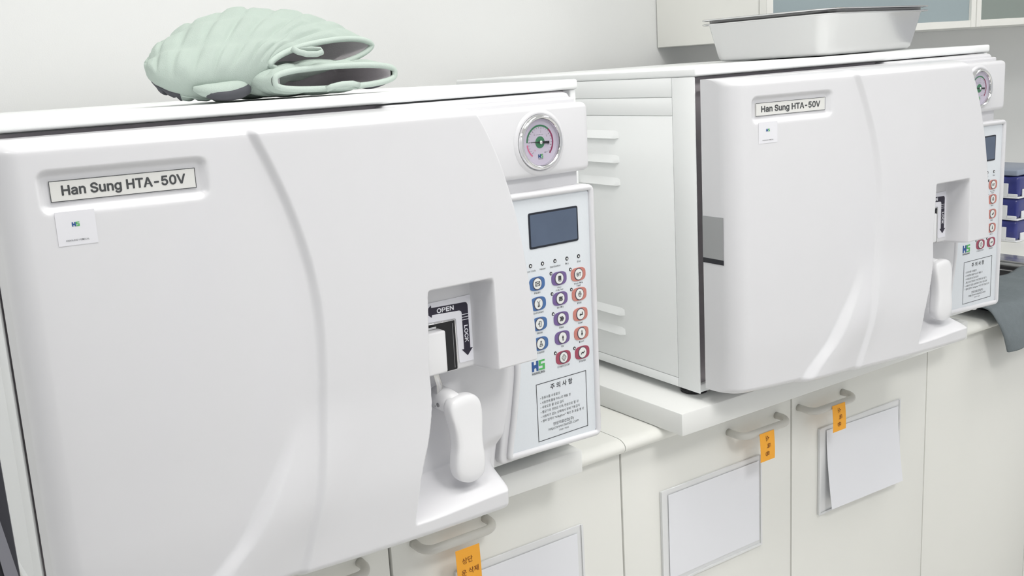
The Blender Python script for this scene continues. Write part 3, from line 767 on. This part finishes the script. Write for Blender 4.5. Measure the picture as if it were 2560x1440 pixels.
# ------------------------------------------------------------------ paper holders, papers, notes
def holder(x0, x1, z0, z1, label, y=DOORY):
    T = tag(empty('sign_holder', (0, 0, 0)), label, 'sign holder', 'clear sign holders on the doors')
    rbox('back_sheet', (x0, x1), (y - 0.0032, y - 0.0002), (z0, z1), ACRYL, T, r=0.0008, seg=1)
    rbox('side_lip', (x0, x0 + 0.0035), (y - 0.0055, y - 0.0034), (z0, z1), ACRYL, T)
    rbox('side_lip', (x1 - 0.0035, x1), (y - 0.0055, y - 0.0034), (z0, z1), ACRYL, T)
    rbox('bottom_lip', (x0 + 0.0037, x1 - 0.0037), (y - 0.0055, y - 0.0034), (z0, z0 + 0.0035), ACRYL, T)
    return T
def sheet(x0, x1, z0, z1, label, tilt=0.0, rot=0.0, y=DOORY):
    V = []; F = []; n = 8
    cx, cz = (x0 + x1) / 2, (z0 + z1) / 2
    for side in (0, 1):
        for j in range(n + 1):
            for i in range(2):
                x = (x0, x1)[i]; z = z1 + (z0 - z1) * j / n; t = j / n
                yy = y - 0.0046 - tilt * t ** 1.5 - 0.0005 * side
                X = x - cx; Z = z - cz
                V.append((cx + X * math.cos(rot) - Z * math.sin(rot), yy, cz + X * math.sin(rot) + Z * math.cos(rot)))
    m_ = 2 * (n + 1)
    for s in (0, 1):
        for j in range(n): F.append((s * m_ + 2 * j, s * m_ + 2 * j + 1, s * m_ + 2 * j + 3, s * m_ + 2 * j + 2))
    b = [2 * j for j in range(n + 1)] + [2 * j + 1 for j in range(n, -1, -1)]
    for i in range(len(b)): F.append((b[i], b[(i + 1) % len(b)], m_ + b[(i + 1) % len(b)], m_ + b[i]))
    o = build('paper_sheet', V, F, PAPER)
    return tag(o, label, 'paper', 'blank papers on the cabinet doors')
holder(0.9545, 1.186, -0.356, -0.1900, 'clear sign holder on the middle door holding a flat blank paper')
sheet(0.9690, 1.1785, -0.3450, -0.1990, 'blank white paper lying flat in the holder on the middle door')
holder(1.3370, 1.573, -0.350, -0.1840, 'clear sign holder on the right door with paper sliding out')
sheet(1.3540, 1.5640, -0.3395, -0.1935, 'blank white paper leaning out of its holder, bottom edge swung forward', tilt=0.016, rot=math.radians(-1.5))
holder(0.570, 0.795, -0.369, -0.1930, 'clear sign holder low on the door under the nearer machine')
sheet(0.5800, 0.7835, -0.350, -0.2040, 'blank white paper at the bottom edge of the picture, under nearer machine')
def note(x0, x1, z0, z1, lines, label, skew=0.0, vert=False):
    T = tag(empty('sticky_note', (0, 0, 0)), label, 'sticky note', 'orange sticky notes on handles')
    yf = DOORY - 0.0372; V = []; F = []; n = 10
    def place(x, z, off=0.0):
        t = (z1 - z) / (z1 - z0)
        return (x + skew * t, yf - 0.006 * math.sin(t * 1.4) - off, z)
    for s in (0, 1):
        for j in range(n + 1):
            z = z1 + (z0 - z1) * j / n
            for x in (x0, x1): V.append(place(x, z, -0.0004 * s))
    m_ = 2 * (n + 1)
    for s in (0, 1):
        for j in range(n): F.append((s * m_ + 2 * j, s * m_ + 2 * j + 1, s * m_ + 2 * j + 3, s * m_ + 2 * j + 2))
    b = [2 * j for j in range(n + 1)] + [2 * j + 1 for j in range(n, -1, -1)]
    for i in range(len(b)): F.append((b[i], b[(i + 1) % len(b)], m_ + b[(i + 1) % len(b)], m_ + b[i]))
    build('note_paper', V, F, ORANGE, T, smooth=False)
    for s, cx, cz, wd, rot in lines:
        o = text(s, cx, cz, wd, 0, BROWN, T, name='handwriting', rot=rot)
        for v in o.data.vertices: v.co = place(v.co.x, v.co.z, 0.0007)
    return T
note(0.5535, 0.5915, -0.2010, -0.1430, [('상단', 0.5705, -0.1590, 0.0165, 0.05), ('운 삭제', 0.5735, -0.1745, 0.0270, 0.04)], 'orange sticky note with two lines of handwriting, bottom edge of picture', skew=-0.003)
q = -math.pi / 2 + 0.1
note(1.1445, 1.1790, -0.1800, -0.1335, [('소', 1.1620, -0.1430, 0.0085, q), ('독', 1.1635, -0.1555, 0.0085, q), ('용', 1.1605, -0.1680, 0.0085, q)], 'orange sticky note with sideways handwriting on the middle door handle', skew=-0.005)
note(1.3285, 1.3630, -0.1760, -0.1300, [('소', 1.3460, -0.1400, 0.0085, q), ('독', 1.3475, -0.1520, 0.0085, q), ('용', 1.3445, -0.1640, 0.0085, q)], 'orange sticky note with sideways handwriting on the right door handle', skew=-0.005)

# ------------------------------------------------------------------ wall cabinet
XS = 1.632; YF = 0.528; ZW = 0.5055
c = tag(empty('wall_cabinet', (XS, YF, ZW)), 'cream wall cabinet with grey glass doors above the sink', 'cabinet')
c.location = (0, 0, 0)
rbox('body', (XS, 3.4), (YF + 0.021, WALL - 0.002), (ZW, 1.25), CABM, c, r=0.0015, seg=1)
for k, (a, b) in enumerate(((XS + 0.001, 2.404), (2.406, 3.18))):
    fr = 0.0215; z0, z1 = ZW + 0.0, 1.248
    d = rbox('glass_door', (a, a + fr), (YF, YF + 0.020), (z0, z1), CABM, c, r=0.001, seg=1)
    rbox('door_stile', (b - fr, b), (YF, YF + 0.020), (z0, z1), CABM, d, r=0.001, seg=1)
    rbox('door_rail', (a + fr, b - fr), (YF, YF + 0.020), (z0, z0 + 0.0175), CABM, d, r=0.001, seg=1)
    rbox('door_rail', (a + fr, b - fr), (YF, YF + 0.020), (z1 - 0.02, z1), CABM, d, r=0.001, seg=1)
    rbox('glass_pane', (a + fr, b - fr), (YF + 0.006, YF + 0.011), (z0 + 0.0175, z1 - 0.02), CGLASS if k == 0 else CGLASS2, d)

# ------------------------------------------------------------------ sink at the right
t = tag(empty('sink', (1.9, 0.16, ZC)), 'stainless sink set into the worktop behind the grey towel', 'sink')
t.location = (0, 0, 0)
bx0, bx1, by0, by1, bz = 1.925, 2.355, 0.235, 0.62, -0.30
rbox('rim', (1.9055, bx0), (0.150, 0.70), (ZC - 0.018, ZC), STEEL, t, r=0.003, seg=2)
rbox('rim', (bx1, 2.462), (0.150, 0.70), (ZC - 0.018, ZC), STEEL, t, r=0.003, seg=2)
rbox('rim', (bx0, bx1), (0.150, by0), (ZC - 0.018, ZC), STEEL, t, r=0.003, seg=2)
rbox('rim', (bx0, bx1), (by1, 0.70), (ZC - 0.018, ZC), STEEL, t, r=0.003, seg=2)
rbox('rim_step', (bx1 + 0.012, bx1 + 0.03), (0.20, 0.66), (ZC, ZC + 0.004), STEEL, t, r=0.0015, seg=2)
rbox('basin_wall', (bx1, bx1 + 0.003), (by0, by1), (bz, ZC - 0.019), DSTEEL, t)
rbox('basin_wall', (bx0 - 0.003, bx0), (by0, by1), (bz, ZC - 0.019), DSTEEL, t)
rbox('basin_wall', (bx0, bx1), (by1, by1 + 0.003), (bz, ZC - 0.019), DSTEEL, t)
rbox('basin_wall', (bx0, bx1), (by0 - 0.003, by0), (bz, ZC - 0.019), DSTEEL, t)
rbox('basin_floor', (bx0, bx1), (by0, by1), (bz - 0.003, bz), DSTEEL, t)
tag(rbox('worktop', (2.4635, 3.4), (0.150, WALL - 0.003), (ZC - 0.023, ZC), CABM, None, r=0.004, seg=2), 'cream worktop right of the sink, under the blue packs', 'worktop')
# towel over the front edge
V = []; F = []; nu, nv = 46, 40
prof = [(0.0, 0.118, -0.143), (0.28, 0.121, -0.105), (0.45, 0.128, -0.080), (0.55, 0.142, -0.0655), (0.68, 0.185, -0.064), (1.0, 0.292, -0.068)]
for side in (0, 1):
    for j in range(nv):
        v = j / (nv - 1)
        y = smooth_interp([(a, b) for a, b, _ in prof], v); z = smooth_interp([(a, d) for a, _, d in prof], v)
        xl = smooth_interp([(0, 1.860), (0.25, 1.846), (0.5, 1.826), (0.7, 1.828), (1, 1.85)], v)
        for i in range(nu):
            u = i / (nu - 1); x = xl + (2.24 - xl) * u
            wv = 0.006 * math.sin(11 * u + 3 * v) + 0.003 * math.sin(27 * u - 5 * v)
            hang = sstep((0.55 - v) / 0.4)
            yy = y - wv * hang - 0.003; zz = z + (0.010 + wv * 0.6) * (1 - hang) + 0.018 * u * sstep((0.2 - v) / 0.2)
            V.append((x, yy - 0.004 * side * (hang), zz + 0.004 * side * (1 - hang)))
m_ = nu * nv
for s in (0, 1):
    for j in range(nv - 1):
        for i in range(nu - 1):
            a = s * m_ + j * nu + i; F.append((a, a + 1, a + nu + 1, a + nu))
b = [i for i in range(nu)] + [j * nu + nu - 1 for j in range(1, nv)] + [(nv - 1) * nu + i for i in range(nu - 2, -1, -1)] + [j * nu for j in range(nv - 2, 0, -1)]
for i in range(len(b)): F.append((b[i], b[(i + 1) % len(b)], m_ + b[(i + 1) % len(b)], m_ + b[i]))
tag(build('towel', V, F, TOWEL, smooth=True), 'slate grey towel draped over the sink front edge at the right', 'towel')

# ------------------------------------------------------------------ stacked white trays with blue packs
for k, pos in enumerate(('bottom', 'middle', 'top')):
    z0 = ZC + 0.0005 + k * 0.0605; x0, x1, y0, y1 = 2.612, 2.80, 0.512, 0.76
    T = tag(empty('storage_tray', (0, 0, 0)), 'white plastic tray, %s of the stack beside the sink' % pos, 'tray', 'stacked white trays')
    rbox('tray_floor', (x0, x1), (y0, y1), (z0, z0 + 0.004), WPLAST, T, r=0.001, seg=1)
    wall = round_poly([(0.0, 0.0042), (0.115, 0.0042), (0.115, 0.030), (0.0, 0.030)], 0.002)
    # left side: two uprights and a low middle, so the pack shows through
    rbox('tray_side', (x0, x0 + 0.004), (y0 + 0.030, y0 + 0.16), (z0 + 0.0042, z0 + 0.040), WPLAST, T, r=0.001, seg=1)
    rbox('tray_side', (x0, x0 + 0.004), (y0 + 0.0042, y0 + 0.0298), (z0 + 0.0042, z0 + 0.012), WPLAST, T, r=0.001, seg=1)
    rbox('tray_side', (x1 - 0.004, x1), (y0 + 0.0042, y1), (z0 + 0.0042, z0 + 0.040), WPLAST, T, r=0.001, seg=1)
    rbox('tray_front', (x0 + 0.022, x1), (y0, y0 + 0.004), (z0 + 0.0042, z0 + 0.024), WPLAST, T, r=0.001, seg=1)
    rbox('tray_back', (x0 + 0.004, x1 - 0.004), (y1 - 0.004, y1), (z0 + 0.0042, z0 + 0.040), WPLAST, T, r=0.001, seg=1)
    bm = bmesh.new(); bmesh.ops.create_cube(bm, size=1)
    X0, X1, Y0, Y1, Z0, Z1 = x0 + 0.0045, x1 - 0.005, y0 + 0.0045, y1 - 0.005, z0 + 0.0045, z0 + 0.0590
    for v in bm.verts: v.co = Vector(((X0 + X1) / 2 + v.co.x * (X1 - X0), (Y0 + Y1) / 2 + v.co.y * (Y1 - Y0), (Z0 + Z1) / 2 + v.co.z * (Z1 - Z0)))
    bmesh.ops.bevel(bm, geom=bm.edges[:], offset=0.008, segments=3, profile=0.5, affect='EDGES')
    bmesh.ops.subdivide_edges(bm, edges=[e for e in bm.edges if e.calc_length() > 0.03], cuts=8, use_grid_fill=True)
    for v in bm.verts:
        s = math.sin(v.co.y * 90 + k) * math.sin(v.co.x * 70 + 2 * k) * 0.0012
        v.co.z += s - 0.0012
    o = from_bm('wrapped_pack', bm, BLUEF, None, smooth=True)
    tag(o, 'dark blue film wrapped pack in the %s tray of the stack' % pos, 'package', 'blue wrapped packs')
tag(rbox('folded_film', (2.620, 2.79), (0.522, 0.75), (ZC + 0.1815, ZC + 0.1975), BLUEG, None, r=0.004, seg=3), 'grey blue folded film lying on the topmost blue pack', 'film')

# ------------------------------------------------------------------ dark appliance at the left edge
t = tag(empty('dark_appliance', M1['loc'], (0, 0, M1['rot'][2])), 'dark plastic appliance at the left picture edge beside the nearer machine', 'appliance')
rbox('housing', (-0.080, -0.0130), (-0.3200, -0.2100), (FLOOR + 0.001, 0.335), BLACKM, t, r=0.0015, seg=2)
prism('front_trim', [(-0.0245, 0.262), (-0.0195, 0.248), (-0.0145, 0.2085), (-0.0215, 0.2085), (-0.0238, 0.235)], -0.3225, -0.3202, GREYBAR, t)
for z_ in (0.2790, 0.2640):
    tube('screw', [(-0.0190, -0.3201, z_), (-0.0190, -0.3216, z_)], 0.0026, CHROME, t, n=16, smooth=False)
